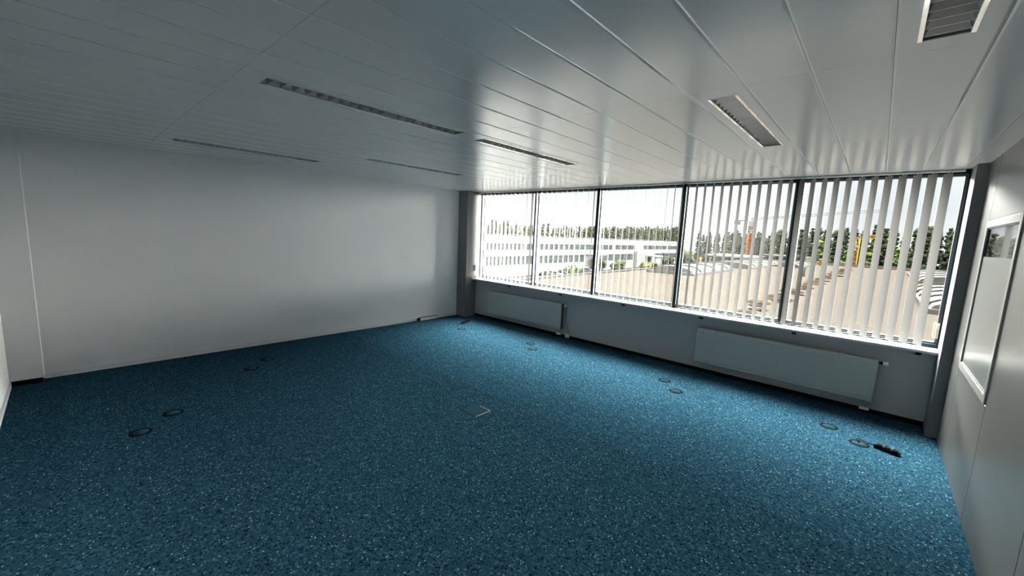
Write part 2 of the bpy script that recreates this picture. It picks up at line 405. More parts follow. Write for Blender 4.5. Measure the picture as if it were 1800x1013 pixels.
# ------------------------------------------------------------------ radiators
def radiator(x0, x1, z0, z1, label):
    root = tag(empty('radiator', ((x0+x1)/2, -.08, z0)), label, 'radiator', 'panel radiators under the windows')
    yb, yf = -.035, -.125
    m = MB()
    # ribbed front sheet: flat bands top and bottom, shallow vertical channels between
    n = 60; step = (x1-x0-.06)/n
    prof = [(x0, yf+.012), (x0+.012, yf)]
    for k in range(n):
        a = x0+.03+k*step
        prof += [(a+step*.30, yf), (a+step*.42, yf+.0014), (a+step*.58, yf+.0014), (a+step*.70, yf)]
    prof += [(x1-.012, yf), (x1, yf+.012)]
    zs = [(z0, 'f', .010), (z0+.010, 'f', 0), (z0+.040, 'f', 0), (z0+.050, 'r', -.004), (z1-.050, 'r', -.004), (z1-.040, 'f', 0), (z1-.010, 'f', 0), (z1, 'f', .010)]
    rows = []
    for z, kind, dy in zs:
        rows.append([m.bm.verts.new((x, (y if kind == 'r' else (y if i in (0, len(prof)-1) else yf)) + dy, z)) for i, (x, y) in enumerate(prof)])
    for A, B in zip(rows, rows[1:]):
        for i in range(len(prof)-1): m.bm.faces.new((A[i], A[i+1], B[i+1], B[i]))
    wpart(m, 'front_panel', 'rad', root)
    wpart(MB().box(x0+.01, x1-.01, yb-.018, yb, z0+.005, z1-.005), 'rear_panel', 'rad', root)
    wpart(MB().bbox(x0, x0+.004, yf+.012, yb, z0+.01, z1-.004, .001, 1), 'side_cover', 'trough', root)  # dark colour on both covers stands in for the shaded open side
    wpart(MB().bbox(x1-.004, x1, yf+.012, yb, z0+.01, z1-.004, .001, 1), 'side_cover', 'trough', root)
    gm = MB().box(x0+.004, x1-.004, yf+.010, yf+.016, z1-.006, z1+.001).box(x0+.004, x1-.004, yb-.006, yb, z1-.006, z1+.001)
    k = x0+.01
    while k < x1-.02: gm.box(k, k+.012, yf+.016, yb-.006, z1-.006, z1-.001); k += .026
    wpart(gm, 'top_grille', 'rad', root)
    fm = MB(); k = x0+.02
    while k < x1-.02: fm.box(k, k+.002, yf+.016, yb-.02, z0+.02, z1-.03); k += .03
    wpart(fm, 'convector_fins', 'rad', root)
    v = wpart(MB().tube([(x1-.002, -.08, z1-.03), (x1+.022, -.08, z1-.03)], .012, 12).tube([(x1+.022, -.08, z1-.03), (x1+.03, -.08, z1-.03), (x1+.034, -.08, z1-.03)], .019, 14), 'valve_body', 'black_pl', root, 'black valve collar')
    hd = MB().tube([(x1+.034, -.08, z1-.03), (x1+.040, -.08, z1-.03), (x1+.075, -.08, z1-.03), (x1+.083, -.08, z1-.03)], .020, 16).build('thermostat_head', 'white_pl', v, origin=root.location); hd.location = (0, 0, 0)
    pm = MB()
    for dx in (-.085, -.035): pm.tube([(x1+dx, -.08, z0+.012), (x1+dx, -.08, .085)], .009, 10).tube([(x1+dx, -.08, z0-.012), (x1+dx, -.08, z0-.03)], .014, 8)
    wpart(pm, 'feed_pipe', 'chrome', root)
    wpart(MB().bbox(x1-.105, x1-.015, -.098, -.062, .055, .088, .006, 2), 'valve_block', 'white_pl', root, 'white double valve block')
    pl = MB()
    for dx in (-.085, -.035): pl.tube([(x1+dx, -.075, .06), (x1+dx, -.07, .045), (x1+dx, -.03, .04), (x1+dx, -.001, .04)], .008, 8)
    wpart(pl, 'wall_pipe', 'black_pl', root)
    for xx in (x0+.3, x1-.35): wpart(MB().bbox(xx-.015, xx+.015, yb, -.0005, z0+.05, z1-.06, .002, 1), 'wall_bracket', 'rad', root)
    return root
radiator(.82, 2.79, .160, .652, 'smaller looking white panel radiator under the windows, near the far corner')
radiator(5.205, 7.195, .168, .670, 'large white panel radiator under the windows, nearest the right partition')
# cable beside the far radiator
cb = tag(empty('wall_cable', (2.89, -.03, .05)), "dark cable hanging down the wall beside the far radiator's right end", 'cable')
wpart(MB().tube([(2.84, -.015, .60), (2.842, -.02, .45), (2.845, -.022, .33), (2.87, -.028, .25), (2.915, -.035, .17), (2.925, -.035, .12), (2.90, -.032, .085)], .006, 8), 'cord', 'grey_cable', cb)
wpart(MB().bbox(2.855, 2.935, -.05, -.007, .02, .085, .005, 2), 'socket_box', 'white_pl', cb, 'small pale wall box at the cable end')

# ------------------------------------------------------------------ recessed louvre lights
def louvre_light(col, row, label):
    x1 = XR0-col*PW; x0 = x1-PW; ya, yb = J[row+1], J[row]
    cx, cy = (x0+x1)/2, (ya+yb)/2+.01
    root = tag(empty('ceiling_light', (cx, cy, H)), label, 'ceiling light', 'recessed louvre lights in the plank ceiling')
    hw, hl = .080, .775
    p = MB()
    a, b, c, d = x0+G, x0+G+C, x1-G-C, x1-G
    p0, p1 = ya+.0007, yb-.0007
    z = H
    for (u0, v0, u1, v1) in ((b, p0, cx-hw, p1), (cx+hw, p0, c, p1), (cx-hw, p0, cx+hw, cy-hl), (cx-hw, cy+hl, cx+hw, p1)):
        p.box(u0, u1, v0, v1, z, z+.004)
    p.mi = 1; p.prism([(a, z+CD), (b, z), (b, z+.004), (a, z+.018)], 'y', p0, p1); p.prism([(d, z+CD), (c, z), (c, z+.004), (d, z+.018)], 'y', p0, p1)
    wpart(p, 'panel', ['ceil', 'lip'], root)
    t = MB().box(cx-hw, cx+hw, cy-hl, cy+hl, z+.085, z+.089).box(cx-hw-.001, cx-hw, cy-hl, cy+hl, z+.004, z+.085).box(cx+hw, cx+hw+.001, cy-hl, cy+hl, z+.004, z+.085)
    t.box(cx-hw, cx+hw, cy-hl-.001, cy-hl, z+.004, z+.085).box(cx-hw, cx+hw, cy+hl, cy+hl+.001, z+.004, z+.085)
    wpart(t, 'trough', 'trough', root)
    for s in (-1, 1):
        q = MB(); e = hw
        q.bbox(min(cx+s*(e-.013), cx+s*(e+.003)), max(cx+s*(e-.013), cx+s*(e+.003)), cy-hl+.001, cy+hl-.001, z-.003, z+.002, .001, 1)
        wpart(q, 'rail', 'lrail', root)
        r_ = MB(); pr = []
        for k in range(6):
            tt = k/5; pr.append((cx+s*(e-.013-.022*tt*tt), z+.002+.05*tt))
        r_.prism(pr+[(u+s*.001, v) for u, v in pr[::-1]], 'y', cy-hl+.002, cy+hl-.002)
        wpart(r_, 'reflector', 'refl', root, 'pale curved side reflector')
    n = 20
    for k in range(n):
        y = cy-hl+(k+.5)*(2*hl/n)
        bl = MB()
        # V shaped cross blade, narrow at the bottom, following the side reflectors
        P = [(-.0016, .002, .066), (.0016, .002, .066), (.021, .046, .046), (-.021, .046, .046)]
        A = [bl.bm.verts.new((cx-w, y+u, z+v)) for u, v, w in P]; B = [bl.bm.verts.new((cx+w, y+u, z+v)) for u, v, w in P]
        for i in range(4): bl.bm.faces.new((A[i], A[(i+1) % 4], B[(i+1) % 4], B[i]))
        bl.bm.faces.new(A[::-1]); bl.bm.faces.new(B)
        wpart(bl, 'louvre_blade', 'louvre', root)
    wpart(MB().tube([(cx, cy-.73, z+.066), (cx, cy+.73, z+.066)], .013, 10), 'lamp_tube', 'tube', root)
LL = ['recessed louvre light cut by the top right edge of the photo, near the right partition',
      'recessed louvre light seen broadside near the windows, right of the ceiling middle',
      'recessed louvre light mid ceiling, window side, end to end with the long dark one',
      'long recessed louvre light mid ceiling on the room side, row of dark triangles',
      'recessed louvre light seen as a thin slit near the far left corner of the ceiling',
      'recessed louvre light seen as a dark slit along the left wall, nearest that wall']
for (c_, r_), lab in zip(LIGHTS, LL): louvre_light(c_, r_, lab)

# ------------------------------------------------------------------ floor outlets, hatch, power strips
def grommet(x, y, label):
    root = tag(empty('floor_outlet', (x, y, 0)), label, 'floor outlet', 'round floor outlets in the carpet')
    wpart(MB().lathe([(.058, .0005), (.060, .004), (.072, .0045), (.080, .0035), (.082, .0005)], (x, y, 0), 36), 'ring', 'ring', root)
    wpart(MB().lathe([(.0575, .0005), (.0575, .003), (0, .003)], (x, y, 0), 36), 'lid', 'hatch', root)
for x, y, l in ((2.32, -5.92, 'dark round floor outlet left of the room, nearest the camera'), (2.036, -5.65, 'dark round floor outlet left of the room, just behind the nearest one'),
                (1.10, -4.718, 'round floor outlet beside the left wall, nearer of the pair halfway along'), (.823, -4.453, 'round floor outlet beside the left wall, farther of the pair halfway along'),
                (1.123, -1.108, 'round floor outlet in front of the black strip in the far corner'),
                (2.671, -.841, "round floor outlet near the far radiator's valve, farther of its pair"), (2.928, -1.076, "round floor outlet near the far radiator's valve, nearer of its pair"),
                (5.067, -.819, "round floor outlet off the near radiator's left end, farther of its pair"), (5.327, -1.101, "round floor outlet off the near radiator's left end, nearer of its pair"),
                (6.874, -.827, "round floor outlet below the near radiator's right end, lid closed, no cable"),
                (7.131, -1.074, 'round floor outlet with a black cable running out of it to a power strip')):
    grommet(x, y, l)
fh = tag(empty('floor_hatch', (4.01, -3.38, 0)), 'small square carpeted floor hatch with pale metal edging, mid floor', 'floor hatch')
wpart(MB().box(3.895, 4.128, -3.485, -3.279, .0005, .0025), 'inlay', 'hatch', fh)
wpart(MB().box(4.126, 4.134, -3.487, -3.279, .0005, .0035).box(3.97, 4.126, -3.283, -3.276, .0005, .0035), 'edging', 'edging', fh)
wpart(MB().box(3.889, 3.895, -3.487, -3.40, .0005, .0035).box(3.893, 4.126, -3.491, -3.486, .0005, .0034), 'edge_gap', 'ring', fh)

def power_strip(p0, ang, L, n, cable, label):
    root = tag(empty('power_strip', (*p0, 0), ang), label, 'power strip', 'black power strips on the carpet')
    b = MB().prism([(-.029, .001), (.029, .001), (.029, .022), (.020, .036), (-.020, .036), (-.029, .022)], 'x', 0, L)
    o = b.build('body', 'black_pl', root, origin=(0, 0, 0)); o.location = (0, 0, 0)
    for k in range(n):
        x = L*(k+.55)/(n+.1)
        s = MB().lathe([(.024, .034), (.024, .046), (.020, .046), (.019, .037), (0, .037)], (x, 0, 0), 20).build('socket', 'black_pl', root, origin=(0, 0, 0)); s.location = (0, 0, 0)
    m = Matrix.Rotation(-ang, 3, 'Z')
    pts = [m @ (Vector(c) - Vector((*p0, 0))) for c in cable]
    o = MB().tube(pts, .005, 8).build('cord', 'black_pl', root, origin=(0, 0, 0)); o.location = (0, 0, 0)
power_strip((7.248, -1.045), math.atan2(-.055, .165), .185, 3, [(7.135, -1.06, .006), (7.10, -1.02, .022), (7.13, -.99, .018), (7.19, -1.01, .010), (7.25, -1.046, .018)],
            'black power strip with humped sockets on the carpet near the right partition')
power_strip((.815, -.83), math.atan2(.34, -.155), .34, 5, [(.90, -.99, .006), (.87, -.96, .008), (.84, -.89, .009), (.815, -.83, .015)],
            'slim black power strip lying on the carpet in the far corner')
tb = tag(empty('trunking_box', (.035, -1.14, 0)), 'low white cable box with a dark end, on the skirting by the far corner', 'cable box')
wpart(MB().bbox(.019, .062, -1.325, -.905, .001, .060, .004, 2), 'housing', 'white_pl', tb)
wpart(MB().bbox(.019, .058, -1.385, -1.326, .001, .056, .004, 2), 'end_cap', 'black_pl', tb, 'dark end piece')
wpart(MB().box(.013, .060, -1.33, -.88, .0605, .066), 'lid', 'grey_cable', tb)

# ------------------------------------------------------------------ outside
GZ = -9.0
struct(MB().box(-260, 220, 1.0, 420, GZ-.3, GZ), 'ground', 'asph')
# neighbouring hall with a flat roof just below the window
hr = tag(empty('flat_roof_hall', (12, 45, GZ)), 'low industrial hall with a broad cream flat roof right outside the windows', 'building')
RZ = -1.2
wpart(MB().box(-10.4, 40, 2.2, 86.6, GZ, RZ-.3), 'hall_wall', 'facgrey', hr)
rm = MB(); nx, ny = 34, 60
gv = [[rm.bm.verts.new((-10.5+50.5*i/nx, 2+85*j/ny, RZ+random.uniform(-.03, .03))) for i in range(nx+1)] for j in range(ny+1)]
for j in range(ny):
    for i in range(nx): rm.bm.faces.new((gv[j][i], gv[j][i+1], gv[j+1][i+1], gv[j+1][i]))
wpart(rm.box(-10.5, 40, 2, 87, RZ-.35, RZ-.06), 'roof_deck', 'roof', hr)
wpart(MB().bbox(-10.7, -10.35, 2, 87, RZ-.4, RZ+.14, .03, 1), 'roof_kerb', 'coping', hr)
wpart(MB().bbox(-10.7, 40, 86.7, 87.1, RZ-.4, RZ+.25, .03, 1), 'roof_kerb', 'coping', hr)
wpart(MB().box(-1, 40, 80.5, 86.6, RZ+.02, RZ+.10), 'roof_border', 'roofedge', hr, 'brownish strip along the far roof edge')
sm = MB()
for j in range(46):
    y = 9+j*1.35; x = 2.6+.018*y+.35*math.sin(j*1.7)+random.uniform(-.15, .15)
    sm.blob((x, y, RZ+.03), random.uniform(.35, .8), 1, .35, .13)
wpart(sm, 'roof_seam', 'seam', hr, 'crumpled brown seam across the roof')
def skylight(x0, x1, y0, y1, h, nrib):
    m = MB(); n = 10; cx = (x0+x1)/2; hw = (x1-x0)/2
    arc = [(cx-hw*math.cos(math.pi*k/n), RZ+.25+h*math.sin(math.pi*k/n)) for k in range(n+1)]
    m.prism(arc, 'y', y0, y1); m.box(x0-.2, x1+.2, y0-.2, y1+.2, RZ-.02, RZ+.25)
    s = wpart(m, 'skylight', 'skyl', hr, 'long white barrel skylight with dark ribs')
    for k in range(nrib):
        y = y0+(y1-y0)*(k+.5)/nrib
        a2 = [(cx-(hw+.05)*math.cos(math.pi*q/n), RZ+.25+(h+.05)*math.sin(math.pi*q/n)) for q in range(n+1)]
        rb = MB().tube([(u, y, v) for u, v in a2], .055, 6).build('skylight_rib', 'skyrib', s, origin=hr.location); rb.location = (0, 0, 0)
skylight(9.3, 13.6, 23, 37.5, .55, 5)
skylight(10.2, 14.5, 49, 68, .55, 4)
skylight(-9.0, -5.0, 31, 44, .5, 3)
skylight(-9.0, -4.2, 49, 66, .5, 4)
skylight(-3.6, -1.0, 62, 74, .4, 3)
for i, (x, y, s_, mm, lab) in enumerate(((-1.5, 78.3, (1.1, 1.0, 1.15), 'cream', 'cream square ventilation unit on the far edge of the cream roof'), (.2, 78.4, (.9, 1.0, .95), 'yellow', 'yellow square ventilation unit on the far edge of the cream roof'))):
    b = tag(empty('roof_unit', (x, y, RZ+.02)), lab, 'ventilation unit')
    wpart(MB().bbox(x-s_[0]/2, x+s_[0]/2, y-s_[1]/2, y+s_[1]/2, RZ+.02, RZ+s_[2], .03, 1), 'casing', mm, b)
    wpart(MB().bbox(x-s_[0]/2-.06, x+s_[0]/2+.06, y-s_[1]/2-.06, y+s_[1]/2+.06, RZ+s_[2], RZ+s_[2]+.08, .02, 1), 'cap', 'cwhite', b)
vp = tag(empty('vent_pipe', (1.6, 44, RZ)), 'short white vent pipe standing on the cream roof beside the brown seam', 'pipe')
wpart(MB().tube([(1.6, 44, RZ), (1.6, 44, RZ+.9)], .13, 10), 'pipe', 'coping', vp)
wpart(MB().lathe([(.24, .86), (.2, 1.05), (0, 1.12)], (1.6, 44, RZ), 12), 'cowl', 'coping', vp)

# white office block along the left
ob = tag(empty('office_building', (-66, 118, GZ)), 'long white two storey office block with dark ribbon windows, left of the flat roof', 'building')
FX = -60.0; Y0, Y1 = 40, 189
def fbox(name, y0, y1, z0, z1, m, d=0., label=None, t=.5): return wpart(MB().box(FX-t, FX+d, y0, y1, z0, z1), name, m, ob, label)
wpart(MB().box(-74, FX-.5, Y0, Y1, GZ, .7), 'core', 'fac', ob)
fbox('wall_band', Y0, Y1, -.75, 1.15, 'fac', .15); fbox('wall_band', Y0, Y1, -3.85, -2.3, 'fac', .15); fbox('wall_band', Y0, Y1, GZ, -6.0, 'fac', .1)
wpart(MB().box(-74.2, FX+.25, Y0-.2, Y1+.2, 1.15, 1.3), 'roof_coping', 'coping', ob)
wpart(MB().box(-74.2, FX+.2, Y1, Y1+.6, GZ, 1.15), 'end_wall', 'fac', ob)
def ribbon(y0, y1, z0, z1):
    f = fbox('ribbon_window', y0, y1, z0, z1, 'fwin')
    m = MB(); n = max(1, int((y1-y0)/2.4))
    for k in range(n+1): y = y0+(y1-y0)*k/n; m.box(FX-.02, FX+.06, y-.06, y+.06, z0, z1)
    m.box(FX-.02, FX+.05, y0, y1, z0+.55*(z1-z0), z0+.55*(z1-z0)+.07)
    mu = m.build('mullions', 'mull', f, origin=ob.location); mu.location = (0, 0, 0)
for a, b in ((Y0, 72), (72.8, 118), (119.5, 135), (142.5, 165), (166, 186.5)): ribbon(a, b, -2.3, -.75)
for a, b in ((Y0, 100.8), (108.5, 134), (153, 186.5)): ribbon(a, b, -6.0, -3.85)
for a, b in ((72, 72.8), (118, 119.5), (135, 142.5), (165, 166), (186.5, Y1)): fbox('pier', a, b, -2.3, -.75, 'fac', .1)
for a, b in ((100.8, 108.5), (134, 153), (186.5, Y1)): fbox('pier', a, b, -6.0, -3.85, 'fac', .1)
wpart(MB().box(FX, FX+3.2, 100.5, 109, -4.0, -3.6), 'canopy', 'facgrey', ob, 'grey canopy over a side entrance')
wpart(MB().box(FX+.1, FX+.5, 134.5, 136.8, -8.8, -3.0), 'stair_window', 'facgrey', ob)
wpart(MB().box(FX, FX+4.2, 145, 152, -5.0, -4.5).box(FX+3.6, FX+4.0, 145.2, 145.7, GZ, -5).box(FX+3.6, FX+4.0, 151.3, 151.8, GZ, -5), 'porch', 'fac', ob)
wpart(MB().box(FX+.05, FX+.2, 146.5, 150.5, GZ, -5.0), 'entrance_door', 'fwin', ob)
for y in (92, 93.8, 95.6, 118, 119.8, 121.6): wpart(MB().box(FX+.05, FX+.16, y, y+1.0, GZ, -6.9), 'door', 'fwin', ob)

# grey-white annex beyond the hall
an = tag(empty('annex_building', (-15, 104, GZ)), 'low grey annex with a white overhanging flat roof beyond the cream roof', 'building')
wpart(MB().box(-22, -8, 99, 110, GZ, -1.5), 'wall', 'facgrey', an)
wpart(MB().box(-24, -12.5, 97, 111, -1.5, -1.1), 'roof_slab', 'fac', an); wpart(MB().box(-13, -6.8, 98, 111, -.9, -.5), 'roof_slab', 'coping', an)
for x in (-11.5, -9.7, -7.8): wpart(MB().box(x, x+.15, 98.9, 99.05, GZ, -.9), 'post', 'skyrib', an)
wpart(MB().box(-20, -13.5, 98.9, 99.0, -2.7, -1.7), 'window_strip', 'fwin', an)

# tower crane
def lattice(mb, p, q, w, seg, r):
    p, q = Vector(p), Vector(q); d = (q-p).normalized()
    u = d.cross(Vector((0, 1, 0))) if abs(d.y) < .9 else d.cross(Vector((0, 0, 1)))
    u.normalize(); v = d.cross(u)
    cs = [u*w+v*w, u*w-v*w, -u*w-v*w, -u*w+v*w]
    for c in cs: mb.tube([p+c, q+c], r, 4)
    for k in range(seg):
        a = p+(q-p)*k/seg; b = p+(q-p)*(k+1)/seg
        for i in range(4):
            mb.tube([a+cs[i], b+cs[(i+1) % 4]], r*.7, 4, False); mb.tube([a+cs[i], a+cs[(i+1) % 4]], r*.7, 4, False)
tc = tag(empty('tower_crane', (-25.9, 150, GZ)), 'tower crane with orange lower mast, white top and a long jib above the trees', 'crane')
m = MB(); lattice(m, (-25.9, 150, GZ), (-25.9, 150, 5.6), .75, 12, .16); wpart(m, 'lower_mast', 'orange', tc, 'orange lower mast')
m = MB(); lattice(m, (-25.9, 150, 5.6), (-25.9, 150, 9.6), .75, 4, .17); wpart(m, 'upper_mast', 'cwhite', tc, 'white upper mast')
wpart(MB().bbox(-26.7, -24.9, 148.6, 150.3, 7.4, 9.4, .1, 1), 'cab', 'cwhite', tc)
m = MB(); lattice(m, (-26.3, 150, 10.0), (6, 150, 12.8), .32, 26, .055); wpart(m, 'jib', 'cwhite', tc)
m = MB(); m.tube([(-26.0, 150, 9.5), (-26.3, 150, 12.0)], .12, 5).tube([(-26.3, 150, 12.0), (-10, 150, 11.4)], .035, 4).tube([(-26.3, 150, 12), (-30, 150, 9.8)], .05, 4).tube([(-25.5, 150, 9.8), (-30.5, 150, 9.6)], .22, 5); wpart(m, 'counter_jib', 'cwhite', tc)
wpart(MB().box(-31.2, -29.4, 149.3, 150.7, 8.1, 9.6), 'counterweight', 'facgrey', tc)
yc = tag(empty('mast_crane', (3.4, 96, GZ)), 'shorter yellow lattice mast crane just beyond the cream roof, before the trees', 'crane')
m = MB(); lattice(m, (3.4, 96, GZ), (3.4, 96, 3.6), .52, 14, .12); wpart(m, 'mast', 'yellow', yc)
wpart(MB().bbox(2.75, 3.55, 94.9, 95.7, 1.9, 3.1, .06, 1), 'cab', 'cwhite', yc, 'white cab')
m = MB(); lattice(m, (3.4, 96, 3.6), (6.2, 96, 4.2), .25, 4, .07); wpart(m, 'boom', 'yellow', yc)
# orange excavator
ex = tag(empty('excavator', (-59, 205, GZ)), 'orange construction machine standing beyond the end of the white office block', 'excavator')
wpart(MB().bbox(-62.5, -56, 203.5, 206.5, GZ+1.2, GZ+3.0, .2, 1), 'body', 'orange', ex); wpart(MB().bbox(-62, -59.6, 203.6, 206.3, GZ+3.0, GZ+4.3, .2, 1), 'cab', 'orange', ex)
for yy in (203.4, 205.8): wpart(MB().bbox(-62.6, -55.8, yy, yy+.8, GZ, GZ+1.1, .3, 2), 'track', 'tyre', ex)
wpart(MB().tube([(-57, 205, GZ+2.6), (-53.6, 205, GZ+4.2), (-51.5, 205, GZ+2.0)], .35, 6), 'arm', 'orange', ex)

# parked cars
def car(x, y, rz, paint, label):
    root = tag(empty('car', (x, y, GZ), rz), label, 'car', 'cars parked before the office block')
    def P(mb, n, m):
        o = mb.build(n, m, root, origin=(0, 0, 0)); o.location = (0, 0, 0); return o
    b = MB().prism([(-2.15, .35), (2.15, .35), (2.2, .75), (1.9, .92), (.95, 1.0), (-1.95, 1.0), (-2.2, .8)], 'y', -.88, .88)
    P(b, 'body', paint)
    P(MB().prism([(-1.8, 1.0), (1.0, 1.0), (.35, 1.45), (-1.25, 1.47)], 'y', -.76, .76), 'cabin_glass', 'fwin')
    P(MB().prism([(-1.25, 1.44), (.35, 1.43), (.25, 1.5), (-1.15, 1.51)], 'y', -.74, .74), 'roof', paint)
    for wx in (-1.35, 1.35):
        for wy in (-.8, .8): P(MB().tube([(wx, wy-.1, .32), (wx, wy+.1, .32)], .32, 12), 'wheel', 'tyre')
for x, y, rz, pt, l in ((-54.6, 75.4, .2, 'car_dark', 'dark car parked before the white office block, leftmost of the row'), (-54.6, 79, .2, 'car_silver', 'silver car parked second from the left before the white office block'), (-54.6, 82.3, .2, 'car_dark', 'dark car parked third from the left before the white office block'),
                        (-56.6, 98, .3, 'car_silver', 'silver car parked beside the round tree near the canopy'), (-56.8, 102.5, .3, 'car_dark', 'dark car parked under the grey canopy'),
                        (-56.5, 157, .2, 'car_red', 'red car parked near the office porch'), (-56.5, 160.6, .2, 'car_white', 'white car parked near the office porch')):
    car(x, y, rz, pt, l)

# shrubs and hedges by the office block
def shrub(x, y, r, h, leaf, label, name='shrub'):
    root = tag(empty(name, (x, y, GZ)), label, 'shrub')
    m = MB()
    for k in range(16):
        a = random.uniform(0, 6.28); q = math.sqrt(random.random())*r*.75
        z = random.uniform(.25, .85)*h
        m.blob((x+q*math.cos(a), y+q*math.sin(a), GZ+z), r*random.uniform(.28, .5), 2, .22, .9)
    wpart(m, 'foliage', leaf, root)
    wpart(MB().tube([(x, y, GZ), (x, y, GZ+h*.5)], .12, 6), 'stem', 'trunk', root)
for a in ((-55.5, 115, 2.6, 3.4, 'leaf1', 'broad round green shrub before the white office block, just right of the second window post'),
          (-55.8, 86.5, 1.45, 2.0, 'leaf3', 'bright green low shrub beside the parked cars, left one'), (-56.2, 90.5, 1.45, 2.0, 'leaf3', 'bright green low shrub beside the parked cars, right one'),
          (-57.2, 107.2, 1.9, 4.2, 'leaf1', 'green round tree-like shrub by the grey canopy'),
          (-55.5, 135.5, 2.2, 2.2, 'leaf4', 'yellowish low shrub left of the office entrance'), (-55.5, 141.6, 2.0, 2.0, 'leaf1', 'olive low shrub before the office entrance'),
          (-53, 168.5, 4.0, 6.4, 'leaf1', 'tall rounded shrub before the far end of the office block'), (-53, 150, 2.2, 4.6, 'leaf0', 'dark upright shrub beside the office entrance'),
          (-49, 178, 2.6, 3.0, 'leaf4', 'pale shrub at the far end of the office block'),
          (13.4, 97, 1.7, 8.9, 'leaf3', 'fresh green bush beyond the right end of the cream roof, larger one'), (9.9, 97.5, 1.2, 8.2, 'leaf3', 'fresh green bush beyond the cream roof, smaller one seen between slats'),
          (17.2, 97.5, 1.5, 8.6, 'leaf3', 'fresh green bush beyond the cream roof, at the right window post')):
    shrub(*a)

# forest edge
def tree_proto(kind, h, leaf):
    root = empty('pine_tree' if kind == 'pine' else 'leafy_tree', (0, 0, GZ))
    m = MB()
    for k in range(84):
        t = random.random(); a = random.uniform(0, 6.28)
        if kind == 'pine':
            z = h*(.22+.75*t); q = math.sqrt(random.random())*(1-abs(t-.35)*1.1)*.95
            m.blob((q*math.cos(a), q*math.sin(a), z), random.uniform(.38, .78)*(1.12-.45*t), 1, .38, .7)
        else:
            z = h*(.16+.80*t); q = math.sqrt(random.random())*math.sin(math.pi*min(1, .12+.82*t))*1.0
            m.blob((q*math.cos(a), q*math.sin(a), z), random.uniform(.38, .74), 1, .32, .85)
    kid(m.build('crown', leaf, root, origin=(0, 0, 0)), root).location = (0, 0, 0)
    kid(MB().tube([(0, 0, 0), (.12, .05, h*.45), (0, .1, h*.9)], .2, 6, True, .05).build('trunk', 'trunk', root, origin=(0, 0, 0)), root).location = (0, 0, 0)
    return root
PR = [tree_proto('pine', 16, 'leaf0'), tree_proto('pine', 16, 'leaf2'), tree_proto('leafy', 16, 'leaf1'), tree_proto('pine', 16, 'leaf1'), tree_proto('leafy', 16, 'leaf0'), tree_proto('leafy', 16, 'leaf3')]
USED = set()
def put(k, x, y, h, lab, grp):
    o = PR[k] if k not in USED else copy_tree(PR[k]); USED.add(k)
    o.location = (x, y, GZ); o.rotation_euler = (0, 0, random.uniform(0, 6.28)); s = h/16.; o.scale = (1.0, 1.0, s)
    kn = ['dark green pine', 'dark green pine', 'olive green leafy tree', 'olive green pine', 'dense dark leafy tree', 'bright green leafy tree'][k]
    tag(o, kn + lab, 'tree', grp)
def interp(pts, x):
    for (a, b), (c, d) in zip(pts, pts[1:]):
        if a <= x <= c: return b+(d-b)*(x-a)/(c-a)
    return pts[0][1] if x < pts[0][0] else pts[-1][1]
# behind the office block
SPC = 3.45
for row in range(2):
    for k in range(52):
        y = 60+(k+.5*row)*SPC
        put(random.choice((2, 2, 4, 2, 0, 3)), -80-3.6*row, y, (14.4 if y < 120 else 14.4+(y-120)*.033)+random.uniform(-.9, .9), (' in the near row' if row == 0 else ' in the rear row')+' of the wood behind the white office block', ('near' if row == 0 else 'rear')+' row of trees behind the office block')
# between the office block and the annex, farther back
for row in range(2):
    for k in range(13):
        put(random.choice((1, 4, 0, 1)), -60+(k+.5*row)*SPC, 212+3.7*row, 15.0+random.uniform(-1.4, 1.6), ' far back beyond the end of the white office block', 'far trees beyond the office block')
for row in range(2):
    for k in range(10):
        put(random.choice((0, 1, 4, 3)), -45+(k+.5*row)*SPC, 158+3.7*row, 13.8+random.uniform(-1.2, 2.2)+(1.4 if k > 4 else 0), ' beyond the grey annex, behind the tower crane', 'trees behind the tower crane')
top = [(-20, 13.8), (-12, 14.0), (-6, 14.8), (0, 16.0), (5, 16.2), (9, 15.6), (14, 16.0), (26, 15.7)]
for row in range(3):
    for k in range(12):
        x = -13.2+(k+.5*(row % 2))*SPC
        put(random.choice(((0, 1, 3, 4, 2, 0), (1, 4, 4, 1, 0), (1, 4, 2))[row]), x, 114.6+3.7*row, interp(top, x)+random.uniform(-1.3, .5)+.35*row, ' in the '+('front', 'middle', 'rear')[row]+' rank of the forest edge beyond the cream roof', ('front', 'middle', 'rear')[row]+' rank of the forest edge')
for k in range(4): put(5, (-3.4, 6.2, 10.2, 1.8)[k], 110.6, (12.5, 13.6, 11.5, 10.5)[k], ' brightest in the forest edge beyond the cream roof', 'bright trees in the forest edge')

# ------------------------------------------------------------------ sky
wd = bpy.data.worlds.new('overcast_sky'); SC.world = wd; wd.use_nodes = True; nt = wd.node_tree
bg = nt.nodes['Background']; L = nt.links.new; N = nt.nodes.new
tcw = N('ShaderNodeTexCoord'); sx = N('ShaderNodeSeparateXYZ'); L(tcw.outputs['Generated'], sx.inputs[0])
mp = N('ShaderNodeMapping'); mp.inputs['Scale'].default_value = (1, 1, 3.6); L(tcw.outputs['Generated'], mp.inputs[0])
nz = N('ShaderNodeTexNoise'); nz.inputs['Scale'].default_value = 2.6; nz.inputs['Detail'].default_value = 6; nz.inputs['Roughness'].default_value = .55; L(mp.outputs[0], nz.inputs['Vector'])
cr = N('ShaderNodeValToRGB'); e = cr.color_ramp.elements
e[0].position = .36; e[0].color = (.87, .91, .94, 1); e[1].position = .58; e[1].color = (.98, .99, 1.0, 1)
L(nz.outputs['Fac'], cr.inputs[0])
